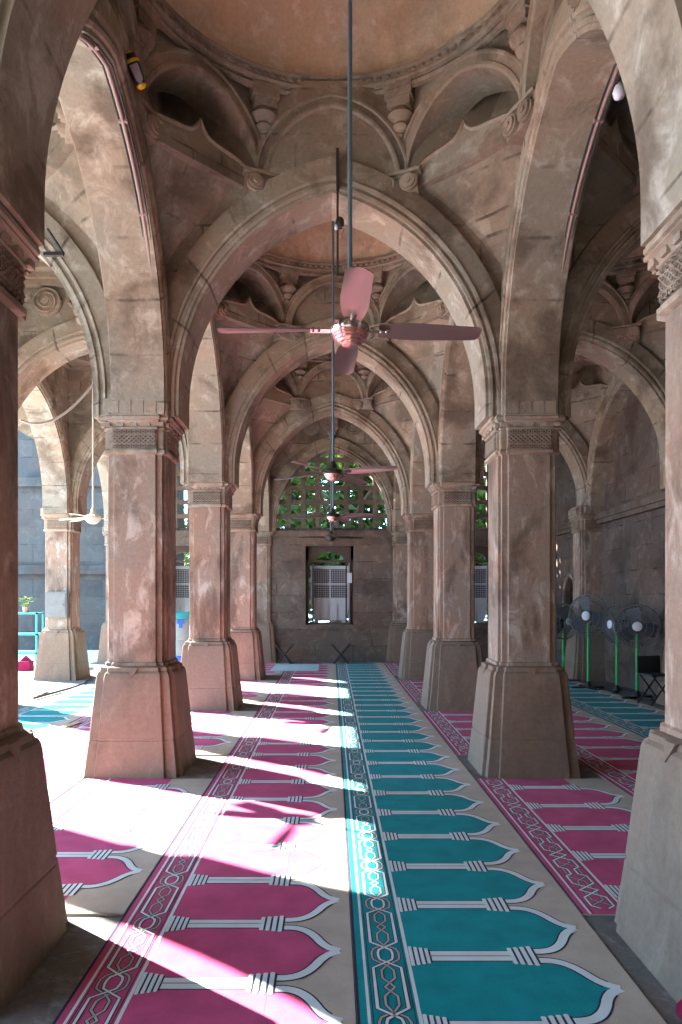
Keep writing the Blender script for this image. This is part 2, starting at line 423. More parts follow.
# ------------------------------------------------------------------ vaults
OCT = 1.6; OZ = 5.44
def face_M(k): return RZ(k * PI / 4)               # local: wall at +y distance OCT, x along it, inward is -y
def small_ring(o0, depth0, depth1, a=0.60, rise=0.68):
    c = (rise * rise - a * a) / (2 * a); R = a + c
    prof = [(o0 - .02, depth1), (o0 - .02, depth0), (o0 + .0, depth0 - .012), (o0 + .025, depth0 - .012), (o0 + .032, depth0), (o0 + .085, depth0), (o0 + .09, depth0 - .018), (o0 + .11, depth0 - .018), (o0 + .115, depth1)]
    cs = [arch_pts(R, c, o, 12) for o, _ in prof]
    rings = [[(cs[k][i][0], OCT + prof[k][1], OZ + cs[k][i][1]) for k in range(len(prof))] for i in range(len(cs[0]))]
    return rings
def bracket_mb(M):
    mb = MB()
    mb.box(-.10, .10, -.13, .03, .20, .26, 0, M); mb.box(-.085, .085, -.115, .03, .13, .20, 0, M); mb.box(-.105, .105, -.135, .03, .26, .29, 0, M)
    mb.lathe([(.0, -.10), (.022, -.09), (.03, -.07), (.018, -.055), (.05, -.035), (.062, -.005), (.05, .02), (.085, .045), (.10, .075), (.085, .10), (.07, .13)], 14, 0, M @ T(0, -.05, 0))
    return mb
def console_mb(M):
    mb = MB()
    mb.box(-.16, .16, -.10, .06, .075, .10, 0, M); mb.box(-.14, .14, -.07, .06, -.07, .08, 0, M)
    for sx in (-1, 1):
        for r, d in ((.068, .10), (.052, .115), (.034, .105), (.02, .125)):
            mb.lathe([(r, 0), (r, d)], 16, 0, M @ T(sx * .075, 0, 0) @ RX(PI / 2))
    return mb
def lleg(h):
    r = AR + .335; dz = h - SPR
    x = math.sqrt(max(0, r * r - dz * dz)) - AC
    return max(0.015, min(0.9373, OCT - x))
def make_dome(label):
    t = thing('domed_vault', label, 'vault')
    side = 2 * OCT * math.tan(PI / 8)
    for k in range(8):
        M = face_M(k)
        mb = MB(); mb.loft([[tuple(M @ Vector(p)) for p in r] for r in small_ring(0, -.09 if k % 2 == 0 else -.05, .06 if k % 2 == 0 else .34)])
        mb.build('blind_arch', M_CARVE, t, smooth=30)
        Mv = RZ(k * PI / 4 + PI / 8) @ T(0, OCT / math.cos(PI / 8) - .02, 0)
        SCL = Matrix.Diagonal((1.25, 1.25, 1.15, 1))
        bracket_mb(Mv @ T(0, 0, 5.93) @ SCL).build('bracket', M_CARVE, t, smooth=40)
        con = console_mb(Mv @ T(0, -.02, 5.37) @ SCL).build('console', M_CARVE, t, smooth=40)
        st = MB(); st.box(-.045, .045, -.05, .08, 5.46, 5.90, 0, Mv); st.build('pilaster_strip', M_CARVE, con)
    for k in (1, 3, 5, 7):
        M = face_M(k)
        # squinch wall: plate with an arched opening
        a, rise = .60, .68; c = (rise * rise - a * a) / (2 * a); R = a + c
        mb = MB(); rings = []
        h = side / 2
        for i in range(33):
            x = -h + side * i / 32; z = OZ + arch_ext(x, R, c, .04)
            rings.append([tuple(M @ Vector(p)) for p in ((x, OCT, z), (x, OCT + .10, z), (x, OCT + .10, 6.30), (x, OCT, 6.30))])
        mb.loft(rings); mb.build('squinch_wall', M_CARVE, t)
        # cusped panel with ogee head
        pr = [(-.60, 5.34), (-.60, 5.46), (-.575, 5.53), (-.51, 5.60), (-.40, 5.655), (-.28, 5.675), (-.16, 5.69), (-.085, 5.72), (-.035, 5.79), (0, 5.90)]
        pr = [(x, 5.36 + (z - 5.34) * .66) for x, z in pr]
        pts = pr + [(-x, z) for x, z in reversed(pr[:-1])]
        mb = MB(); mb.prism(pts, 'y', OCT + .01, OCT + .12, 0, M)
        pan = mb.build('cusped_panel', M_WALL, t)
        mb = MB(); mb.tube([(x, OCT + .01, z) for x, z in pts[1:-1]], .022, 6, 0, False, M); mb.build('ogee_moulding', M_CARVE, pan, smooth=60)
        # recess behind the squinch: sloping back slab
        mb = MB(); mb.add([(-.45, OCT + .26, 5.3), (.45, OCT + .26, 5.3), (.16, OCT + .58, 6.28), (-.16, OCT + .58, 6.28)], [(0, 1, 2, 3)], 0, M)
        mb.build('squinch_back', M_WALL, t)
        # pendentive masonry in the corner, following the arch backs
        mb = MB(); rings = []
        for i in range(25):
            z = 3.40 + (5.44 - 3.40) * i / 24; l = lleg(z); q = OCT
            p0 = Vector((-(q - l), q + .0, z)); p1 = Vector((-q, q - l, z)); cn = Vector((-q - .06, q + .06, z))
            row = []
            for j in range(9):
                p = p0.lerp(p1, j / 8); w = math.sin(PI * j / 8) * .10 * min(1, l)
                row.append(tuple(p + (cn - p) * w))
            rings.append(row + [(-q - .1, q - l, z), (-q - .1, q + .1, z), (-(q - l), q + .1, z)])
        A = RZ((k - 1) * PI / 4)
        mb.loft([[tuple(A @ Vector(p)) for p in r] for r in rings]); mb.build('pendentive', M_WALL, t, smooth=30)
    # flat soffit from the square to the circle
    mb = MB(); n = 64; vs = []
    for j in range(n):
        a = 2 * PI * j / n; cx, cy = math.cos(a), math.sin(a); s = 1.62 / max(abs(cx), abs(cy)); vs += [(1.56 * cx, 1.56 * cy, 6.27), (s * cx, s * cy, 6.27), (s * cx, s * cy, 6.36), (1.56 * cx, 1.56 * cy, 6.36)]
    mb.loft([vs[4 * j:4 * j + 4] for j in range(n)] + [vs[0:4]], True, False); mb.build('vault_soffit', M_CARVE, t)
    # ring cornice with bead row
    mb = MB()
    mb.lathe([(1.60, 6.22), (1.565, 6.225), (1.555, 6.25), (1.575, 6.262), (1.575, 6.28), (1.545, 6.29), (1.535, 6.31), (1.55, 6.325), (1.55, 6.375), (1.53, 6.385), (1.525, 6.405), (1.60, 6.41)], 72, 0, None, False)
    cor = mb.build('ring_cornice', M_CARVE, t, smooth=35)
    mb = MB()
    n = 480; rr_ = lambda j: 1.528 if (j // 2) % 2 else 1.549
    mb.loft([[(r * math.cos(2 * PI * j / n), r * math.sin(2 * PI * j / n), z) for j in range(n)] for r_, z in ((0, 6.333), (0, 6.337), (1, 6.363), (1, 6.367)) for r in [1.552]][:1]
            + [[(rr_(j) * math.cos(2 * PI * j / n), rr_(j) * math.sin(2 * PI * j / n), z) for j in range(n)] for z in (6.337, 6.363)]
            + [[(1.552 * math.cos(2 * PI * j / n), 1.552 * math.sin(2 * PI * j / n), 6.367) for j in range(n)]], True, False)
    mb.build('bead_row', M_CARVE, cor)
    mb = MB(); prof = []
    for i in range(17):
        a = PI / 2 * i / 16; prof.append((max(.001, 1.58 * math.cos(a)), 6.40 + 1.05 * math.sin(a)))
    prof2 = [(r * 1.06 + .001, z + .07) for r, z in reversed(prof)]
    mb.lathe(prof + prof2, 56, 0, None, False); mb.build('dome_shell', M_DOME, t, smooth=50)
    return t
def make_flat(label):
    t = thing('flat_vault', label, 'ceiling')
    q = OCT
    mb = MB(); mb.box(-1.62, 1.62, -1.62, 1.62, 6.30, 6.42); mb.build('ceiling_slab', M_WALL, t)
    mb = MB()
    for k in range(4):
        mb.box(-q, q, q - .16, q + .02, 6.16, 6.30, 0, RZ(k * PI / 2)); mb.box(-q, q, q - .10, q + .02, 6.08, 6.16, 0, RZ(k * PI / 2))
        mb.box(-q, q, q - .30, q - .14, 6.235, 6.30, 0, RZ(k * PI / 2))
    mb.build('frieze_beam', M_CARVE, t)
    for k in range(4):
        M = RZ(k * PI / 2) @ T(0, q, 0)
        mb = MB()
        mb.prism([(-.02, 6.16), (-.34, 6.16), (-.33, 6.08), (-.22, 6.0), (-.15, 5.86), (-.12, 5.72), (.02, 5.66)], 'x', -.12, .12, 0, M)
        mb.lathe([(.01, -.10), (.06, -.07), (.09, -.02), (.075, .03), (.11, .06), (.12, .10), (.09, .14)], 14, 0, M @ T(0, -.07, 5.60))
        for sx in (-.135, .135):
            mb.box(sx - .02, sx + .02, -.24, .0, 5.76, 6.16, 0, M)
        mb.build('bracket', M_CARVE, t, smooth=35)
        for sx in (-.52, .52):
            mb = MB(); Mm = M @ T(sx, 0, 5.86) @ RX(PI / 2)
            for r, d in ((.21, .03), (.20, .05), (.165, .035), (.15, .06), (.115, .04), (.10, .07), (.065, .05), (.045, .09)):
                mb.lathe([(r, -.02), (r, d)], 24, 0, Mm)
            pts = [(.20 * (1 - i / 60) * math.cos(i * .32), .20 * (1 - i / 60) * math.sin(i * .32), .065 + .0003 * i) for i in range(56)]
            mb.tube(pts, .014, 6, 0, False, Mm)
            mb.build('spiral_medallion', M_CARVE, t, smooth=40)
        # corner slab
        mb = MB(); mb.prism([(-q, q), (-q, q - .9), (-q + .9, q)], 'z', 6.12, 6.30, 0, RZ(k * PI / 2)); mb.build('corner_slab', M_WALL, t)
    return t
dome0 = flat0 = None
for cx in (0, -S, S):
    for k in range(4):
        cy = ROWS[k] + S / 2; nm = {0: 'central aisle', -S: 'court-side aisle', S: 'dim side-wall aisle'}[cx]
        if k == 3 or (cx == -S and k >= 1):
            lab = 'flat stone ceiling with medallions over the %s, %s' % (nm, bayname[k])
            if flat0 is None: flat0 = make_flat(lab); flat0.location = (cx, cy, 0)
            else: copy_thing(flat0, lab, (cx, cy, 0))
        else:
            lab = 'shallow plastered dome ringed by small arches over the %s, %s' % (nm, bayname[k])
            if dome0 is None: dome0 = make_dome(lab); dome0.location = (cx, cy, 0)
            else: copy_thing(dome0, lab, (cx, cy, 0))

# ------------------------------------------------------------------ room shell
mb = MB(); mb.box(-5.9, 5.9, -4.6, 17.6, -.25, 0); structure('floor', mb, M_FLOOR)
mb = MB(); mb.box(-40, 30, -20, 45, -.45, -.251); mb.box(-40, -5.9, -20, 45, -.251, -.04); structure('ground', mb, M_YARD)
mb = MB(); mb.box(-5.6, 5.6, -4.6, 2.79, 6.30, 6.42); structure('ceiling', mb, M_WALL)
mb = MB(); mb.box(-5.6, 5.6, -4.6, -4.3, 0, 6.42); structure('wall_front', mb, M_WALL)
mb = MB(); mb.box(-5.6, -5.25, -4.3, -2.0, 0, 6.42); mb.box(-5.6, -5.25, -2.0, ROWS[0] - .2, 5.0, 6.42); structure('left_light_block', mb, M_WALL)  # added unseen block, its opening sized to limit the court light
# solid side wall with an arched prayer niche opening (y 14.72..15.68)
mb = MB()
NY0, NY1, NZ = 14.62, 15.58, 2.45
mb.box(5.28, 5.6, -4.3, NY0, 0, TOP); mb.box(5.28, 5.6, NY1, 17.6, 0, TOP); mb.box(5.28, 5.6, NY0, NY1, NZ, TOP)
structure('wall_right', mb, M_SHADE)
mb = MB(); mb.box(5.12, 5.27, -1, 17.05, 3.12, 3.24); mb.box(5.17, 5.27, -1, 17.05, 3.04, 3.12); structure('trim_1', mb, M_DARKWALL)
# niche
t = thing('prayer_niche', 'dark pointed prayer niche in the side wall behind the shaded columns', 'niche', (5.28, (NY0 + NY1) / 2, 0))
mb = MB(); hw = (NY1 - NY0) / 2
a = .36; R_ = .55; c_ = R_ - a
mb2 = MB(); rings = []
for i in range(25):
    y = -hw + 2 * hw * i / 24; z = 1.55 + arch_ext(y, R_, c_, 0) if abs(y) < a else 0.0
    rings.append([(.0, y, z), (.10, y, z), (.10, y, NZ), (.0, y, NZ)])
mb2.loft(rings); mb2.build('niche_front', M_DARKWALL, t)
mb.box(.33, .36, -hw, hw, 0, NZ); mb.box(.10, .36, -hw - .02, -hw + .10, 0, NZ); mb.box(.10, .36, hw - .10, hw + .02, 0, NZ); mb.build('niche_back', M_DARKWALL, t)
mb = MB(); pp = [(-.02, y, 1.55 + z) for y, z in arch_pts(R_, c_, .05, 12)]
mb.tube([(-.02, -a - .05, .0)] + pp + [(-.02, a + .05, .0)], .035, 8); mb.build('niche_moulding', M_CARVE, t, smooth=50)
# end wall
WIN = (-.66, .54, .93, 2.90); YB = 17.03
mb = MB()
for cx in (-S, 0, S):
    x0, x1 = cx - S / 2, cx + S / 2; a0, a1 = cx + WIN[0], cx + WIN[1]
    for (p, q_, z0, z1) in ((x0, a0, 0, 3.12), (a1, x1, 0, 3.12), (a0, a1, 0, WIN[2]), (a0, a1, WIN[3], 3.12)):
        mb.box(p, q_, YB, YB + .34, z0, z1)
    mb.box(x0, x1, YB - .05, YB + .36, 3.12, 3.28)
mb.box(-5.6, 5.6, YB + .34, YB + 1.5, -.1, .93)       # outer plinth carrying the coolers
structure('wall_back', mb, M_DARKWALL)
mb = MB()
for cx in (-S, 0, S): mb.box(cx - 1.5, cx + 1.5, YB - .03, YB + .01, .80, .88)
structure('trim_2', mb, M_DARKWALL)
def jali(name, cx):
    mb = MB(); y0, y1 = YB + .10, YB + .20
    nx = 8; sp = 2.90 / nx
    for i in range(nx + 1):
        x = -1.45 + i * sp; z1 = SPR + arch_ext(x, AR, AC, 0.05)
        mb.box(cx + x - .058, cx + x + .058, y0, y1, 3.28, z1)
    for j in range(6):
        z = 3.30 + j * .355; d = z - SPR; r = AR + .03
        h = math.sqrt(max(0, r * r - d * d)) - AC if d < r else 0
        if h > 0: mb.box(cx - h, cx + h, y0 + .006, y1 - .006, z - .052, z + .052)
    # pierced corner fillets that round each opening
    for i in range(nx):
        for j in range(6):
            x = -1.45 + (i + .5) * sp; z = 3.30 + (j + .5) * .355
            if z + .1 > SPR + arch_ext(abs(x) + .12, AR, AC, 0): continue
            for sx in (-1, 1):
                for sz in (-1, 1):
                    px, pz = cx + x + sx * sp / 2, z + sz * .1775
                    mb.prism([(px, pz), (px - sx * .115, pz), (px, pz - sz * .115)], 'y', y0 + .01, y1 - .01)
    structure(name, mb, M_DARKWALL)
for i, cx in enumerate((0, -S, S)): jali('window_%d' % (i + 1), cx)
def wood_window(name, cx):
    mb = MB(); x0, x1, z0, z1 = cx + WIN[0], cx + WIN[1], WIN[2], WIN[3]; ya, yb = YB + .16, YB + .26
    mb.box(x0, x0 + .07, ya, yb, z0, z1); mb.box(x1 - .07, x1, ya, yb, z0, z1); mb.box(x0, x1, ya, yb, z0, z0 + .05)
    pts = [(x0, z1), (x0, z1 - .36)]
    for i in range(13):
        a = PI - PI * i / 12; pts.append(((x0 + x1) / 2 + .36 * math.cos(a), z1 - .36 + .22 * math.sin(a)))
    pts += [(x1, z1 - .36), (x1, z1)]
    mb.prism(pts, 'y', ya, yb)
    for xx in (x0 + .18, x1 - .18): mb.box(xx - .02, xx + .02, ya + .02, yb - .02, z0, z1 - .36)
    mb.box(x0, x1, ya + .02, yb - .02, z1 - .40, z1 - .35)
    structure(name, mb, M_WOOD)
for i, cx in enumerate((0, -S, S)): wood_window('window_%d' % (i + 4), cx)
# sloping stone eave along the court edge
mb = MB(); mb.prism([(-5.52, 5.86), (-6.52, 5.16), (-6.52, 5.08), (-5.52, 5.76)], 'y', -4.6, 18.2); structure('trim_3', mb, M_WALL)
# low plinth edge of the court side
mb = MB(); mb.box(-6.05, -5.88, -4.6, 17.6, -.25, .005); structure('trim_4', mb, M_YARD)

# ------------------------------------------------------------------ rugs
OGEE = [(.0, .215), (.05, .213), (.095, .198), (.135, .165), (.165, .122), (.188, .078), (.212, .044), (.240, .020), (.282, .0)]
def ogee_pts():
    # smooth the list with catmull-rom
    P = [OGEE[0]] + OGEE + [OGEE[-1]]; out = []
    for i in range(1, len(P) - 2):
        for s in range(4):
            t = s / 4; p0, p1, p2, p3 = P[i - 1], P[i], P[i + 1], P[i + 2]
            out.append(tuple(.5 * (2 * p1[k] + (p2[k] - p0[k]) * t + (2 * p0[k] - 5 * p1[k] + 4 * p2[k] - p3[k]) * t * t + (3 * p1[k] - p0[k] - 3 * p2[k] + p3[k]) * t ** 3) for k in (0, 1)))
    out.append(OGEE[-1]); return out
OG = ogee_pts()
def rug(x0, y0, y1, phase, colour, label, W=1.145, p=.507, greek=False, group=None, z=0.0):
    """one runner of prayer niches; the niche tips point to +x; phase = y of one niche boundary"""
    mb = MB(); zt = z + .010
    mb.box(x0, x0 + W, y0, y1, z + .0005, zt, 0)
    Z1, Z2, Z3, Z4, Z5 = zt + .0006, zt + .0012, zt + .0018, zt + .0024, zt + .0030
    def rect(xa, xb, ya, yb, zz, mi):
        ya, yb = max(ya, y0 + .002), min(yb, y1 - .002)
        if yb > ya: mb.add([(xa, ya, zz), (xb, ya, zz), (xb, yb, zz), (xa, yb, zz)], [(0, 1, 2, 3)], mi)
    FX = x0 + .255; CX0, CX1 = x0 + .695, x0 + .805; TX = CX1
    # border band
    rect(x0 + .004, FX, y0, y1, Z1, 1); rect(x0, x0 + .012, y0, y1, Z2, 5)
    rect(x0 + .040, x0 + .052, y0, y1, Z2, 3); rect(x0 + .060, x0 + .064, y0, y1, Z2, 5)
    rect(x0 + .232, x0 + .247, y0, y1, Z2, 3); rect(x0 + .220, x0 + .224, y0, y1, Z2, 5)
    xc = x0 + .142
    def strand(pts2, w, zz, mi):
        # pts2 are (dx, y); keep those inside
        q = [(xc + a, b) for a, b in pts2 if y0 + .01 < b < y1 - .01]
        if len(q) > 1: mb.ribbon(q, w + .008, zz - .0002, 5); mb.ribbon(q, w, zz, mi)
    k0 = math.floor((y0 - phase) / p) - 1; k1 = math.ceil((y1 - phase) / p) + 1
    for sg in (-1, 1):
        o, n_ = [], []
        for k in range(k0, k1):
            b = phase + k * p + .10
            if greek:
                o += [(sg * .058, b), (sg * .058, b + .10), (sg * .02, b + .13), (sg * .02, b + .20), (sg * .058, b + .23), (sg * .058, b + .33), (-sg * .05, b + .42)]
                n_ += [(sg * .02, b + .03), (-sg * .045, b + .09), (-sg * .045, b + .24), (sg * .03, b + .30), (sg * .03, b + .40)]
            else:
                o += [(sg * .060, b + .02), (sg * .060, b + .31), (-sg * .026, b + .375), (-sg * .032, b + .405), (-sg * .032, b + .435), (-sg * .026, b + .46)]
                n_ += [(sg * .004, b + .0), (sg * .026, b + .04), (sg * .026, b + .10), (sg * .0, b + .135), (-sg * .02, b + .165), (sg * .0, b + .195), (sg * .026, b + .23), (sg * .026, b + .29), (sg * .0, b + .33), (-sg * .055, b + .375), (-sg * .060, b + .40), (-sg * .060, b + .44), (-sg * .05, b + .47)]
        strand(n_, .010, Z3, 4); strand(o, .011, Z4, 3)
    # field
    rect(FX, TX - .02, y0, y1, Z1, 1)
    for k in range(k0, k1):
        yb = phase + k * p
        # niche heads between boundary k and k+1
        yc = yb + p / 2; sc = (p / 2) / .2535
        head = [(TX + a, yc + v * sc) for a, v in OG]; tail = [(TX + a, yc - v * sc) for a, v in OG]
        if yc - p / 2 > y0 - .02 and yc + p / 2 < y1 + .02:
            poly = [(TX - .021, yc + .2535 * sc)] + [(x, y) for x, y in head] + [(x, y) for x, y in reversed(tail[:-1])] + [(TX - .021, yc - .2535 * sc)]
            n = len(poly)
            # fan in strips: pair upper/lower points
            up = [(TX - .021, yc + .2535 * sc)] + head; lo = [(TX - .021, yc - .2535 * sc)] + tail
            for i in range(len(up) - 1):
                mb.add([(lo[i][0], max(lo[i][1], y0 + .002), Z1), (lo[i + 1][0], max(lo[i + 1][1], y0 + .002), Z1), (up[i + 1][0], min(up[i + 1][1], y1 - .002), Z1), (up[i][0], min(up[i][1], y1 - .002), Z1)], [(0, 1, 2, 3)], 1)
            for cv, s in ((head, 1), (tail, -1)):
                ext = [(TX - .03, cv[0][1])] + [(x, min(max(y, y0 + .02), y1 - .02)) for x, y in cv]
                dz_ = 0 if s > 0 else .0002
                mb.ribbon(ext[:-6], .056, Z2 + dz_, 5); mb.ribbon(ext[:-1], .040, Z3 + dz_, 3)
        # boundary stripe: column shaft, base block and capital
        if y0 + .085 < yb < y1 - .085:
            xa, xb = FX + .075, CX0 + .01
            rect(xa, xb, yb - .046, yb + .046, Z2, 5); rect(xa, xb, yb - .040, yb + .040, Z3, 3); rect(xa, xb, yb - .006, yb + .006, Z4, 4)
            def block(xa, xb, h0, h1):
                n = 4; st = (xb - xa) / n
                for i in range(n):
                    u0 = xa + i * st; u1 = u0 + st * .66; ha = h0 + (h1 - h0) * i / (n - 1)
                    rr = [(u0, yb - ha), (u0 + st * .12, yb - ha - .006), (u1 - st * .12, yb - ha - .006), (u1, yb - ha), (u1, yb + ha), (u1 - st * .12, yb + ha + .006), (u0 + st * .12, yb + ha + .006), (u0, yb + ha)]
                    mb.add([(x, y, Z4) for x, y in rr], [tuple(range(8))], 3)
                    rect(u1, u0 + st, yb - ha + .004, yb + ha - .004, Z4, 5)
            block(FX - .006, FX + .090, .076, .058); block(CX0, CX1 + .01, .062, .076)
    rect(TX - .03, x0 + W, y0, y0 + .012, Z5, 4) if y0 > 3 else None
    o = mb.build('prayer_rug', [M_BEIGE, colour, colour, M_WHITE, M_GREY, M_NAVY], recalc=False)
    return tag(o, label, 'rug', group)
RB = 0.432
rug(-1.045, 1.0, 16.55, 2.815, M_RED, 'long crimson prayer runner crossed by sun patches, beside the long teal one', W=1.135, p=.515)
rug(.095, 1.0, 16.75, 3.03, M_TEAL, 'long teal prayer runner down the middle of the aisle under the ceiling fans', W=1.155)
segs = [(ROWS[k] + RB + .03, ROWS[k + 1] - RB - .02) for k in range(4)]
segn = ['nearest of its row', 'second of its row', 'third of its row', 'last before the end wall']
for k, (a, b) in enumerate(segs):
    rug(-2.19, a, b, 3.60 + .12, M_RED, 'short crimson rug in the sunlit colonnade, ' + segn[k], W=1.14)
    rug(1.255, a, b, 3.60 + .1, M_RED, 'short crimson rug with dark knotwork border in the shaded colonnade, ' + segn[k], greek=True)
rug(2.405, 3.0, 16.7, 3.2, M_RED, 'crimson runner just beyond the shaded colonnade, next to the teal runner by the side wall', greek=True)
rug(3.555, 3.0, 16.7, 3.3, M_TEAL, 'dim teal runner along the foot of the side wall before the pedestal fans', greek=True)
rug(-3.345, 3.0, 16.7, 3.3, M_RED, 'crimson runner washed out by sun just beyond the sunlit colonnade')
rug(-4.50, 3.0, 16.7, 3.1, M_TEAL, 'bright teal runner nearest the open court')
mb = MB(); mb.box(-.52, .52, -.72, .72, .0, .012); 
for i in range(13): mb.box(-.52 + .08 * i, -.515 + .08 * i, -.72, .72, .012, .0135)
o = mb.build('floor_mat', M_MAT, loc=(-.82, 15.55, .0145)); tag(o, 'pale blue mat lying over the far end of the crimson runner', 'mat')
# rolled rug end at the near right foot
mb = MB(); pts = []
for i in range(60):
    a = i * .33; r = .048 - .0006 * i; pts.append((r * math.cos(a), r * math.sin(a) + .0))
mb.tube([(0, 0, .046), (0, 1.3, .046)], .040, 14, 0)
vs = []
mb.loft([[(x, 0, z + .049) for x, z in pts], [(x, 1.3, z + .049) for x, z in pts]], False, False, 0)
mb.loft([[(x * .8, -.004, z * .8 + .049) for x, z in pts], [(x * .86, -.004, z * .86 + .049) for x, z in pts]], False, False, 1)
o = mb.build('rolled_rug', [M_ROLL, M_WHITE], loc=(1.335, 1.27, .0), smooth=40); tag(o, 'rolled crimson rug end on bare stone at the foot of the nearest shaded column', 'rug')

# ------------------------------------------------------------------ ceiling fans
def make_fan(name, label, R, angles, rod_len, metal_blade, rod_mat, motor_mat, accent):
    t = thing(name, label, 'ceiling fan')
    mb = MB(); mb.tube([(0, 0, .10), (0, 0, rod_len)], .0145, 10); mb.build('rod', rod_mat, t, smooth=60)
    mb = MB(); mb.lathe([(.016, rod_len - .10), (.05, rod_len - .08), (.06, rod_len - .02), (.06, rod_len)], 18); mb.build('ceiling_cup', rod_mat, t, smooth=40)
    mb = MB(); mb.lathe([(.0, .145), (.018, .145), (.03, .13), (.045, .07), (.05, .05), (.085, .045), (.115, .03), (.122, .012), (.122, -.012), (.115, -.022)], 28)
    mo = mb.build('motor_housing', motor_mat, t, smooth=40)
    mb = MB(); mb.lathe([(.115, -.022), (.112, -.035), (.106, -.037), (.104, -.05), (.095, -.053), (.092, -.065), (.08, -.069), (.075, -.08), (.055, -.085), (.048, -.094), (.0, -.10)], 28)
    mb.build('bottom_cover', accent, mo, smooth=40)
    for a in angles:
        M = RZ(a)
        rings = []
        for f in [i / 14 for i in range(13)] + [.90, .93, .95, .965, .98, .99, .997]:
            x = .175 + (R - .175) * f
            w = .056 + .034 * math.sin(min(1, f * 2.2) * PI / 2) - .020 * f
            if f > .93: w *= math.sqrt(max(0.05, 1 - ((f - .93) / .07) ** 2 * .8))
            pit = -math.radians(17 - 8 * f); dz = -.012 * f
            ring = []
            for j in range(7):
                u = -1 + 2 * j / 6; yy = u * w; zz = (1 - u * u) * .010
                ring.append((x, yy * math.cos(pit) - zz * math.sin(pit), yy * math.sin(pit) + zz * math.cos(pit) + dz))
            ring += [(p[0], p[1], p[2] - .004) for p in reversed(ring)]
            rings.append(ring)
        mb = MB(); mb.loft(rings, True, True, 0, M)
        bl = mb.build('blade', metal_blade, t, smooth=40)
        mb = MB(); mb.box(.10, .24, -.022, .022, -.010, -.003, 0, M @ RX(math.radians(8)))
        for sx in (.19, .225): mb.lathe([(.009, -.018), (.009, .012)], 8, 0, M @ T(sx, 0, 0))
        mb.build('blade_arm', motor_mat, bl)
    return t
def fan_at(px, py, depth, R, angs, top, label, **k):
    x = (px - 332) / 682.67 * depth; z = 1.6 + (598 - py) / 682.67 * depth
    f = make_fan('ceiling_fan', label, R, [math.radians(a) for a in angs], top - z, k.get('b', M_BLADE), k.get('rod', M_STEEL), k.get('mo', M_DARKROD), k.get('ac', M_COPPER))
    f.location = (x, depth, z); return f
fan_at(350, 330, 4.15, .805, (2, 92, 182, 272), 7.36, 'largest ceiling fan, pinkish blades spread in a cross on a long steel rod', mo=M_CHROME)
fan_at(333, 473, 8.25, .85, (-30, 60, 150, 240), 7.45, 'ceiling fan second along the aisle, hanging before the lattice window')
fan_at(333, 516, 11.83, .74, (-25, 70, 160, 245), 7.45, 'smaller-looking ceiling fan third along the aisle, below the second one')
fan_at(331, 537, 15.41, .74, (5, 95, 185, 275), 6.30, 'farthest ceiling fan, dark against the beam over the end-wall window', b=M_DARKROD, ac=M_DARKROD)
fan_at(93, 518, 10.9, .60, (20, 140, 165, 260), 6.30, 'cream ceiling fan hanging in the court-side aisle near the metal-box column', b=M_CREAM, mo=M_CREAM, ac=M_CREAM, rod=M_CREAM)
f = make_fan('ceiling_fan', 'ceiling fan whose cross-shaped shadow falls on the long crimson runner', .60, [math.radians(a) for a in (20, 140, 165, 260)], 3.40, M_CREAM, M_CREAM, M_CREAM, M_CREAM); f.location = (-4.10, 7.25, 2.90)

# lamp rod with holder between bays
t = thing('hanging_lamp_holder', 'dark hanging rod with round lamp holder and short cord, before the second arch crown', 'lamp', (.05, 6.15, 5.05))
mb = MB(); mb.tube([(0, 0, -.55), (0, 0, .58)], .010, 8); mb.box(-.013, .013, -.01, .06, .25, .60); mb.build('rod', M_DARKROD, t)
mb = MB(); mb.lathe([(0, -.05), (.03, -.045), (.042, -.01), (.035, .03), (.012, .05)], 14, 0, T(.02, -.02, -.08)); mb.build('lamp_holder', M_DARKROD, t, smooth=50)
mb = MB(); mb.lathe([(0, -.03), (.014, -.02), (.016, .0), (.01, .02)], 10, 0, T(-.012, -.03, -.125)); mb.build('bulb', M_BULB, t, smooth=50)
mb = MB(); mb.tube([(.04, -.03, -.1), (.055, -.03, -.15), (.035, -.03, -.19), (.04, -.03, -.23)], .006, 6); mb.build('cord', M_CONDUIT, t)

# ------------------------------------------------------------------ conduits, cables, bulbs
def arch_conduit(x_line, cy, off_t, side, n0, n1, label, r=.016):
    """conduit run along the soffit edge of a lengthwise arch"""
    pts = arch_pts(AR, AC, -.022, 26)
    seq = [(x_line + off_t, cy + u, SPR + z) for u, z in pts + [(pts[-1][0], -.2)]][n0:n1]
    mb = MB(); mb.tube(seq, r, 8); 
    mb.tube([(a + side * .035, b, c) for a, b, c in seq], r * .45, 6, 1)
    mb.tube([(a - side * .028, b, c) for a, b, c in seq], r * .45, 6, 1)
    for i in range(3, len(seq), 7):
        a, b, c = seq[i]; mb.box(a - .035, a + .035, b - .015, b + .015, c - .012, c + .03, 0)
    return tag(mb.build('cable_conduit', [M_CONDUIT, M_CABLE], smooth=60), label, 'conduit')
CY0 = (ROWS[0] + ROWS[1]) / 2
arch_conduit(XL + .05, CY0, .185, 1, 20, 54, 'pinkish cable conduit curving up the soffit edge above the blotchy sunlit column')
arch_conduit(XR, CY0, .19, 1, 20, 54, 'brown cable conduit curving up the far soffit edge above the dark-streaked column')
mb = MB(); pts = arch_pts(AR, AC, .085, 26); mb.tube([(u, ROWS[0] - .235, SPR + z) for u, z in pts][0:18], .012, 6)
tag(mb.build('cable_conduit', M_WIRE, smooth=60), 'thin grey conduit on the nearest arch moulding above the huge shadowed column', 'conduit')
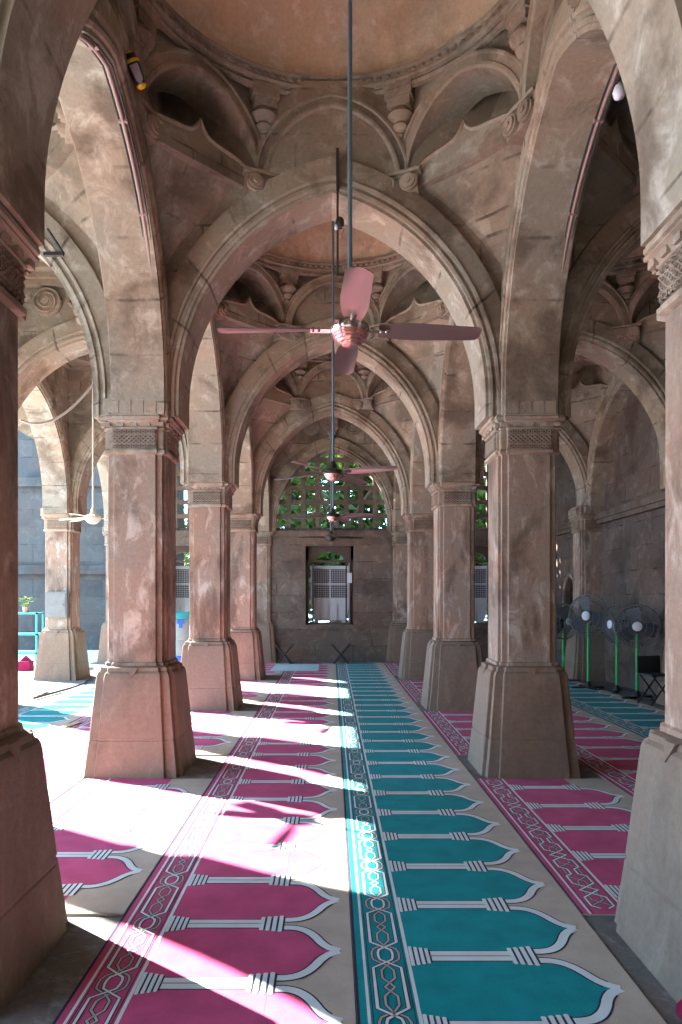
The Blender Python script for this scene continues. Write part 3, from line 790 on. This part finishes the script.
mb = MB(); mb.tube([(XL + .235, ROWS[1] - .15, 3.36), (XL + .30, ROWS[1] - .16, 3.40), (XL + .33, ROWS[1] - .05, 3.37), (XL + .35, ROWS[1] + .22, 3.30)], .016, 8)
tag(mb.build('cable_conduit', M_CONDUIT, smooth=60), 'short bent conduit passing round the capital of the blotchy sunlit column', 'conduit')
# festoon cable in the court-side aisle
def P(px, py, d): return ((px - 332) / 682.67 * d, d, 1.6 + (598 - py) / 682.67 * d)
mb = MB(); A_, B_, C_ = Vector(P(20, 420, 9.0)), Vector(P(62, 415, 9.4)), Vector(P(106, 366, 9.9)); pts = []
for i in range(25):
    s = i / 24; pts.append(tuple((1 - s) ** 2 * A_ + 2 * s * (1 - s) * (2 * B_ - .5 * A_ - .5 * C_) + s * s * C_))
mb.tube(pts, .017, 8); tag(mb.build('hanging_cable', M_PALECABLE, smooth=60), 'pale cable swagged across the court-side aisle below its second arch', 'cable')
def cfl(loc, label, rot=0, s=1.0):
    t = thing('light_bulb', label, 'light bulb', loc)
    mb = MB(); mb.lathe([(.0, .10), (.022, .10), (.022, .04), (.03, .03), (.03, .02)], 12); mb.build('lamp_holder', M_WIRE, t, smooth=40)
    mb = MB(); mb.lathe([(.018, .02), (.034 * s, -.01), (.045 * s, -.045 * s), (.036 * s, -.08 * s), (.0, -.095 * s)], 16); mb.build('bulb', M_BULB, t, smooth=60)
    t.rotation_euler = (rot, 0, 0); return t
cfl(P(619, 86, 4.85), 'round white bulb hanging beside the brown conduit near the frame edge', s=1.0)
cfl(P(573.5, 350, 9.7), 'small white bulb below the arch in the side-wall aisle', s=.8)
cfl(P(121, 66, 5.05), 'small lamp with chrome holder on the pinkish conduit beside the yellow-trimmed device', s=.7)
# black device with yellow trim
p = Vector(P(134, 67, 5.0)); t = thing('clip_light', 'black elongated device with yellow end caps clipped high on the sunlit arch edge', 'lamp', p)
t.rotation_euler = (math.radians(20), math.radians(-22), 0)
def rr(w, d, z): return [(w * math.cos(2 * PI * j / 14) * (1.0), d * math.sin(2 * PI * j / 14), z) for j in range(14)]
mb = MB(); mb.loft([rr(.02, .02, .085), rr(.045, .04, .075), rr(.052, .045, .02), rr(.046, .04, -.07), rr(.03, .03, -.13)]); mb.build('body', M_BLACK, t, smooth=50)
mb = MB(); mb.loft([rr(.010, .012, .104), rr(.022, .022, .098), rr(.026, .026, .085), rr(.02, .02, .075)]); mb.build('top_cap', M_YELLOW, t, smooth=50)
mb = MB(); mb.loft([rr(.050, .046, .04), rr(.055, .049, .035), rr(.055, .049, .022), rr(.050, .046, .017)]); mb.build('collar', M_YELLOW, t, smooth=50)
mb = MB(); mb.prism([(-.03, -.0), (.035, .0), (.03, -.10), (.0, -.13), (-.02, -.10)], 'y', -.052, -.036); mb.build('lens', M_LILAC, t)
mb = MB(); mb.loft([rr(.036, .036, -.118), rr(.037, .037, -.124), rr(.026, .028, -.136), rr(.008, .01, -.14)]); mb.build('end_cap', M_YELLOW, t, smooth=50)
mb = MB(); mb.box(-.12, -.03, .0, .02, -.02, .0); mb.build('clip_arm', M_CHROME, t)
# rods by the left capital (angled bracket seen past the nearest column)
t = thing('wall_bracket', 'dark angle bracket projecting past the capital of the huge shadowed column', 'bracket', (-2.23, 4.75, 3.9))
mb = MB(); mb.box(-.14, .02, -.015, .015, .0, .03); mb.build('arm', M_CABLE, t)
mb = MB(); mb.tube([(.02, 0, .02), (-.11, 0, .22)], .014, 6); mb.build('strut', M_DARKROD, t)
t.location = P(61, 256, 5.6)

# ------------------------------------------------------------------ air coolers behind the end-wall windows
def make_cooler(label):
    t = thing('air_cooler', label, 'air cooler', group=None)
    mb = MB(); mb.box(-.50, .50, 0, .60, .62, 1.46); mb.box(-.52, .52, -.01, .61, 1.42, 1.50)
    body = mb.build('body', M_WPLAST, t)
    mb = MB(); mb.box(-.46, .46, -.012, .0, .66, 1.43); mb.build('filter_pad', M_GPLAST, body)
    mb = MB()
    for x in (-.47, 0, .47): mb.box(x - .017, x + .017, -.035, .005, .66, 1.43)
    for z in (.66, 1.03, 1.43): mb.box(-.48, .48, -.034, .004, z - .017, z + .017)
    for i in range(13): mb.box(-.45, .45, -.028, -.016, .72 + i * .054, .728 + i * .054)
    for i in range(15): mb.box(-.42 + i * .06, -.414 + i * .06, -.030, -.018, .68, 1.4)
    mb.lathe([(.045, 0), (.045, .05)], 12, 0, T(0, 0, 1.03) @ RX(PI / 2)); mb.build('grille', M_WPLAST, t)
    mb = MB(); mb.prism([(-.50, .62), (.50, .62), (.44, .16), (.40, .08), (-.40, .08), (-.44, .16)], 'y', .02, .58)
    for x in (-.34, -.12, .12, .34): mb.box(x - .055, x + .055, -.05, .03, .10, .48)
    mb.box(-.53, .53, -.03, .62, .50, .62); mb.build('water_tank', M_WPLAST, t)
    for sx in (-1, 1):
        for yy in (.08, .50):
            mb = MB(); mb.box(sx * .36 - .05, sx * .36 + .05, yy - .04, yy + .06, .0, .16); mb.build('leg', M_WPLAST, t)
    return t
ck = make_cooler('white air cooler framed by the end-wall window at the end of the aisle'); ck.location = (-.05, YB + .62, .931)
copy_thing(ck, 'white air cooler glimpsed past the sunlit columns, above a teal-lidded drum', (-S - .05, YB + .62, .931))
copy_thing(ck, 'white air cooler glimpsed in the gap between two shaded columns', (S - .05, YB + .62, .931))
# pipe and small meter box by the cooler
t = thing('wall_pipe', 'pale vertical pipe with a small box, right of the air cooler in the window', 'pipe', (.44, YB + .13, .98))
mb = MB(); mb.tube([(0, 0, 0), (0, 0, 1.5)], .03, 8); mb.build('pipe', M_WIRE, t, smooth=50)
mb = MB(); mb.box(-.06, .06, -.05, .03, 1.0, 1.25); mb.build('meter_box', M_WPLAST, t)

# ------------------------------------------------------------------ pedestal fans by the side wall
def make_pedestal(label, H=1.15, R=.36):
    t = thing('pedestal_fan', label, 'pedestal fan')
    mb = MB()
    for a in (PI / 4, 3 * PI / 4):
        mb.box(-.30, .30, -.03, .03, .0, .035, 0, RZ(a))
    mb.lathe([(.07, .03), (.06, .06), (.035, .10), (.025, .12)], 14); mb.build('foot', M_BLACK, t)
    mb = MB(); mb.tube([(0, 0, .10), (0, 0, H - .12)], .024, 10); mb.build('pole', M_GREEN, t, smooth=60)
    Mh = T(0, 0, H)
    mb = MB(); mb.lathe([(.0, -.26), (.06, -.25), (.085, -.20), (.085, -.06), (.05, -.04), (.0, -.04)], 16, 0, Mh @ RX(PI / 2))
    mb.box(-.035, .035, .02, .10, -.16, -.05, 0, Mh); mb.build('motor', M_BLACK, t, smooth=40)
    mb = MB()
    for r, d in ((R, 0), (R * .99, -.09), (R * .99, .07), (R * .70, .115), (R * .40, .13), (R * .7, -.12)):
        mb.tube([(r * math.cos(2 * PI * j / 36), -d, r * math.sin(2 * PI * j / 36)) for j in range(36)], .006 if r < R else .010, 5, 0, True, Mh)
    for j in range(40):
        a = 2 * PI * j / 40; c, s = math.cos(a), math.sin(a)
        mb.tube([(.06 * c, -.13, .06 * s), (R * .55 * c, -.125, R * .55 * s), (R * .9 * c, -.09, R * .9 * s), (R * c, 0, R * s), (R * .9 * c, .09, R * .9 * s), (.09 * c, .13, .09 * s)], .0028, 4, 0, False, Mh)
    mb.build('cage', M_WIRE, t)
    mb = MB(); mb.lathe([(.0, .150), (.05, .148), (.072, .14), (.075, .12)], 18, 0, Mh @ RX(PI / 2)); mb.build('badge', M_WPLAST, t, smooth=40)
    for k in range(3):
        M = Mh @ RY(k * 2 * PI / 3 + .3); rings = []
        for i in range(7):
            f = i / 6; x = .05 + (R - .10) * f; w = .045 + .065 * math.sin(f * PI * .75)
            rings.append([(x, -.03 - w * .5, -w), (x, .03, w), (x, .035, w), (x, -.025 - w * .5, -w)])
        mb = MB(); mb.loft(rings, True, True, 0, M); mb.build('blade', M_GPLAST, t)
    return t
def gp(px, py):
    d = 1.6 * 682.67 / (py - 598); return ((px - 332) / 682.67 * d, d, 0.0)
pf = make_pedestal('pedestal fan with white badge and wire cage, right by the frame edge column', 1.15, .34); pf.location = (4.87, 10.9, 0); pf.rotation_euler = (0, 0, math.radians(-22))
copy_thing(pf, 'pedestal fan with upright green pole and cage turned away, beside the white-badged one', (4.85, 11.62, 0), math.radians(-80))
copy_thing(pf, 'pedestal fan with its cage before the dim pilaster', (4.52, 12.05, 0), math.radians(-38)).scale = (.95, .95, 1.12)
copy_thing(pf, 'pedestal fan half hidden behind the dark-streaked column', gp(563.5, 681), math.radians(30))
# black folding stool
t = thing('folding_stool', 'black folding stool with crossed legs in front of the white-badged fan', 'stool', (4.86, 10.25, 0), math.radians(15))
mb = MB(); mb.box(-.20, .20, -.16, .16, .44, .47); mb.box(-.20, .20, .14, .17, .47, .72); mb.build('seat', M_BLACK, t)
for yy in (-.14, .14):
    for sg in (-1, 1):
        mb = MB(); mb.tube([(-.2 * sg, yy, .012), (.18 * sg, yy + .012 * sg, .45)], .013, 8); mb.build('leg', M_BLACK, t, smooth=60)
# two folding book stands by the end wall
def rehal(label, loc, rz):
    t = thing('book_stand', label, 'book stand', loc, rz)
    for sg in (-1, 1):
        mb = MB(); M = T(0, 0, .27) @ RX(sg * math.radians(42))
        mb.box(-.09, .09, -.010, .010, -.34, .42, 0, M); mb.box(-.09, .09, -.018, .018, .30, .33, 0, M); mb.build('leaf', M_BLACK, t)
    t.scale = (.8, .8, .82)
    return t
rehal('black folding book stand by the end wall, near the pale blue mat', (gp(285, 663.5)[0], 16.45, .012), math.radians(75))
rehal('black folding book stand by the end wall, under the air cooler window', (gp(341, 663.5)[0], 16.45, .012), math.radians(105))
# dark bin by the far pilaster
t = thing('waste_bin', 'dark navy bin on the floor between two fans by the side wall', 'bin', (4.85, 14.0, 0))
mb = MB(); mb.lathe([(.12, .012), (.16, .42), (.175, .43), (.175, .46), (.15, .46), (.11, .05)], 20); mb.build('tub', M_GPLAST, t, smooth=40)
mb = MB(); mb.box(-.05, .05, -.18, -.15, .30, .42); mb.build('tag', M_WPLAST, t)

# ------------------------------------------------------------------ court-side clutter
t = thing('plastic_drum', 'pale water drum with teal lid and blue base beyond the sunlit columns', 'drum', (P(181, 600, 15.6)[0], 15.6, 0.014))
mb = MB(); mb.lathe([(.33, .0), (.34, .02), (.35, .26), (.33, .28)], 28); mb.build('base_ring', M_BLUEPL, t, smooth=40)
mb = MB(); mb.lathe([(.32, .28), (.345, .32), (.345, .62), (.335, .64), (.345, .66), (.345, 1.08), (.32, 1.12)], 28); mb.build('barrel', M_DRUM, t, smooth=40)
mb = MB(); mb.lathe([(.38, 1.12), (.40, 1.14), (.40, 1.24), (.30, 1.28), (.0, 1.29)], 28); mb.build('lid', M_TEALPL, t, smooth=40)
mb = MB()
for a in range(8):
    mb.prism([(-.07, 1.10), (.07, 1.10), (.09, 1.02), (.04, 1.00), (.035, .92), (-.035, .92), (-.04, 1.0), (-.09, 1.02)], 'y', -.352, -.342, 0, RZ(a * PI / 4 + .2))
mb.build('handle_band', M_BLUEPL, t)
# metal box on the court-edge column
t = thing('meter_box', 'small weathered metal box fixed to the pale court-edge column', 'box', (XF + .02, ROWS[3] - .27, 1.22))
mb = MB(); mb.box(-.22, .20, -.10, .0, 0, .50); mb.build('case', M_PLAQUE, t)
mb = MB(); mb.box(-.20, .18, -.112, -.10, .03, .47); mb.lathe([(.012, 0), (.012, .03)], 8, 0, T(.14, -.11, .25) @ RX(PI / 2)); mb.build('cover_plate', M_PLAQUE, t)
# cable and straw strips on the bright floor
mb = MB(); pts = [gp(*q) for q in ((92, 678), (84, 685), (70, 690), (52, 695), (34, 700))]
mb.tube([(a, b, .030) for a, b, c in pts], .018, 8); tag(mb.build('floor_cable', M_CABLE, smooth=60), 'dark cable lying across the bright court-side floor', 'cable')
for i, (a, b, lab) in enumerate((((38, 696), (47, 692), 'short straw strip on the bright floor beside the dark cable'), ((63, 729), (80, 724), 'straw strip on the bright floor behind the blotchy sunlit column'))):
    mb = MB(); A = Vector(gp(*a)); B = Vector(gp(*b)); d = (B - A).normalized(); q = Vector((-d.y, d.x, 0)) * .035
    zz = Vector((0, 0, .016))
    mb.loft([[tuple(A + q + zz), tuple(A - q + zz), tuple(A - q + zz * 1.6), tuple(A + q + zz * 1.6)], [tuple((A + B) / 2 + q * 1.6 + zz), tuple((A + B) / 2 - q * 1.2 + zz), tuple((A + B) / 2 - q * 1.2 + zz * 2), tuple((A + B) / 2 + q * 1.6 + zz * 2)], [tuple(B + q * .5 + zz), tuple(B - q * .5 + zz), tuple(B - q * .5 + zz * 1.6), tuple(B + q * .5 + zz * 1.6)]])
    tag(mb.build('straw_strip', M_STRAW), lab, 'strip')
# shelf rack, plant, notice banner and red bag seen past the nearest column
def at(px, d): return (px - 332) / 682.67 * d
t = thing('display_rack', 'teal metal rack standing in the court beside the pale court-edge column', 'rack', (at(22, 16.5), 16.5, -.04))
for z in (.30, .75, 1.25):
    mb = MB(); mb.box(-.45, .45, -.2, .2, z, z + .04); mb.build('shelf', M_TEALPL, t)
for sx in (-.43, .43):
    for sy in (-.18, .18):
        mb = MB(); mb.box(sx - .02, sx + .02, sy - .02, sy + .02, 0, 1.3); mb.build('leg', M_TEALPL, t)
mb = MB(); mb.box(-.13, .13, -.12, .12, 0, .22); mb.prism([(-.13, .22), (.13, .22), (.0, .34)], 'y', -.02, .02); o = mb.build('cloth_bag', M_ROLL, loc=(at(26, 15.4), 15.4, -.04)); tag(o, 'red bag on the court floor below the teal rack', 'bag')
t = thing('potted_plant', 'small bright green plant on the teal rack in the court', 'plant', (at(26, 16.4), 16.4, 1.25))
mb = MB(); mb.lathe([(.06, 0), (.085, .14), (.075, .14)], 14); mb.build('pot', M_BASE, t)
mb = MB()
for i in range(60):
    a = random.random() * 2 * PI; r = random.random() * .16; z = .15 + random.random() * .22
    mb.add([(-.05, 0, 0), (0, .022, .01), (.06, 0, 0), (0, -.022, .01)], [(0, 1, 2, 3)], 0, T(r * math.cos(a), r * math.sin(a), z) @ RZ(a) @ RY(random.uniform(-.9, .4)))
mb.build('leaves', M_LEAF, t)

# ------------------------------------------------------------------ outside: grey building and trees
mb = MB(); mb.box(-14, -5.2, 21.5, 24, -.3, 9.2)
for z in (2.35, 5.1, 7.6): mb.box(-14, -5.1, 21.36, 21.5, z, z + .28)
mb.box(-14, -5.0, 21.3, 24.2, 9.2, 9.5)
o = mb.build('stone_building', M_BLUEWALL); tag(o, 'blue-grey stone building across the bright courtyard', 'building')
def make_tree(label, loc, seed, h=7.5, rad=3.2, n=9000):
    random.seed(seed)
    t = thing('tree', label, 'tree', loc)
    mb = MB(); mb.loft([[(r * math.cos(2 * PI * j / 10) + sx, r * math.sin(2 * PI * j / 10), z) for j in range(10)] for r, z, sx in ((.30, -.3, 0), (.22, .5, .02), (.17, 1.8, .1), (.12, h * .6, .0))])
    tr = mb.build('trunk', M_BARK, t, smooth=60)
    mb = MB()
    for i in range(7):
        a = i * .9; mb.tube([(.05, 0, 1.6 + .3 * i), (math.cos(a) * rad * .35, math.sin(a) * rad * .35, 2.2 + .4 * i), (math.cos(a) * rad * .7, math.sin(a) * rad * .7, 2.8 + .45 * i)], .05, 6)
    mb.build('branch', M_BARK, tr)
    mb = MB(); cl = []
    for i in range(46):
        a = random.random() * 2 * PI; r = rad * math.sqrt(random.random()); cl.append((r * math.cos(a), r * math.sin(a), random.uniform(1.2, h)))
    for i in range(n):
        c = random.choice(cl); p = [c[k] + random.gauss(0, .42) for k in range(3)]
        if p[2] < .8: continue
        s = random.uniform(.10, .24)
        M = T(*p) @ RZ(random.random() * 6.3) @ RX(random.uniform(-1.2, 1.2)) @ RY(random.uniform(-1, 1))
        mb.add([(-s, 0, 0), (0, s * .45, s * .12), (s * 1.1, 0, 0), (0, -s * .45, s * .12)], [(0, 1, 2, 3)], 0, M)
    mb.build('crown', M_LEAF, t, recalc=False)
    return t
make_tree('leafy tree outside, behind the lattice window at the end of the aisle', (.1, 21.6, -.25), 11)
make_tree('leafy tree outside, behind the lattice of the side-wall aisle', (5.6, 22.4, -.25), 12)
make_tree('leafy tree outside, behind the lattice beyond the sunlit columns', (-3.0, 26.5, -.25), 13, rad=3.6, h=9)
for lab, loc, rz in (('taller leafy tree farther behind the lattice at the end of the aisle', (1.6, 25.5, -.25), 1.9), ('taller leafy tree farther out behind the lattice of the side-wall aisle', (8.5, 26.5, -.25), 2.6)):
    o = copy_thing(bpy.data.objects['tree'], lab, loc, rz); o.scale = (1.25, 1.25, 1.25)

# ------------------------------------------------------------------ light
w = bpy.data.worlds.new('World'); SC.world = w; w.use_nodes = True
bg = w.node_tree.nodes['Background']; bg.inputs['Color'].default_value = (0.41, 0.67, 1.0, 1); bg.inputs['Strength'].default_value = 19.5
sd = bpy.data.lights.new('Sun', 'SUN'); sd.energy = 140.0; sd.angle = math.radians(.55); sd.color = (1.0, .955, .87)
so = bpy.data.objects.new('Sun', sd); COL.objects.link(so)
so.rotation_euler = Vector((1, -.61, -.75)).to_track_quat('-Z', 'Y').to_euler(); so.location = (-20, 20, 20)

# ------------------------------------------------------------------ camera
cd = bpy.data.cameras.new('Camera'); co = bpy.data.objects.new('Camera', cd); COL.objects.link(co)
cd.sensor_fit = 'VERTICAL'; cd.sensor_height = 36; cd.sensor_width = 24; cd.lens = 24
cd.shift_x = (341 - 332) / 1024; cd.shift_y = (598 - 512) / 1024
cd.clip_start = .05; cd.clip_end = 200
co.location = (0, 0, 1.6); co.rotation_euler = (PI / 2, 0, 0)
SC.camera = co
SC.view_settings.view_transform = 'Standard'; SC.view_settings.look = 'None'; SC.view_settings.gamma = 1
SC.view_settings.exposure = -1.1
SC.view_settings.use_curve_mapping = False
SC.cycles.use_denoising = True
SC.cycles.max_bounces = 10; SC.cycles.diffuse_bounces = 7
SC.cycles.sample_clamp_indirect = 12
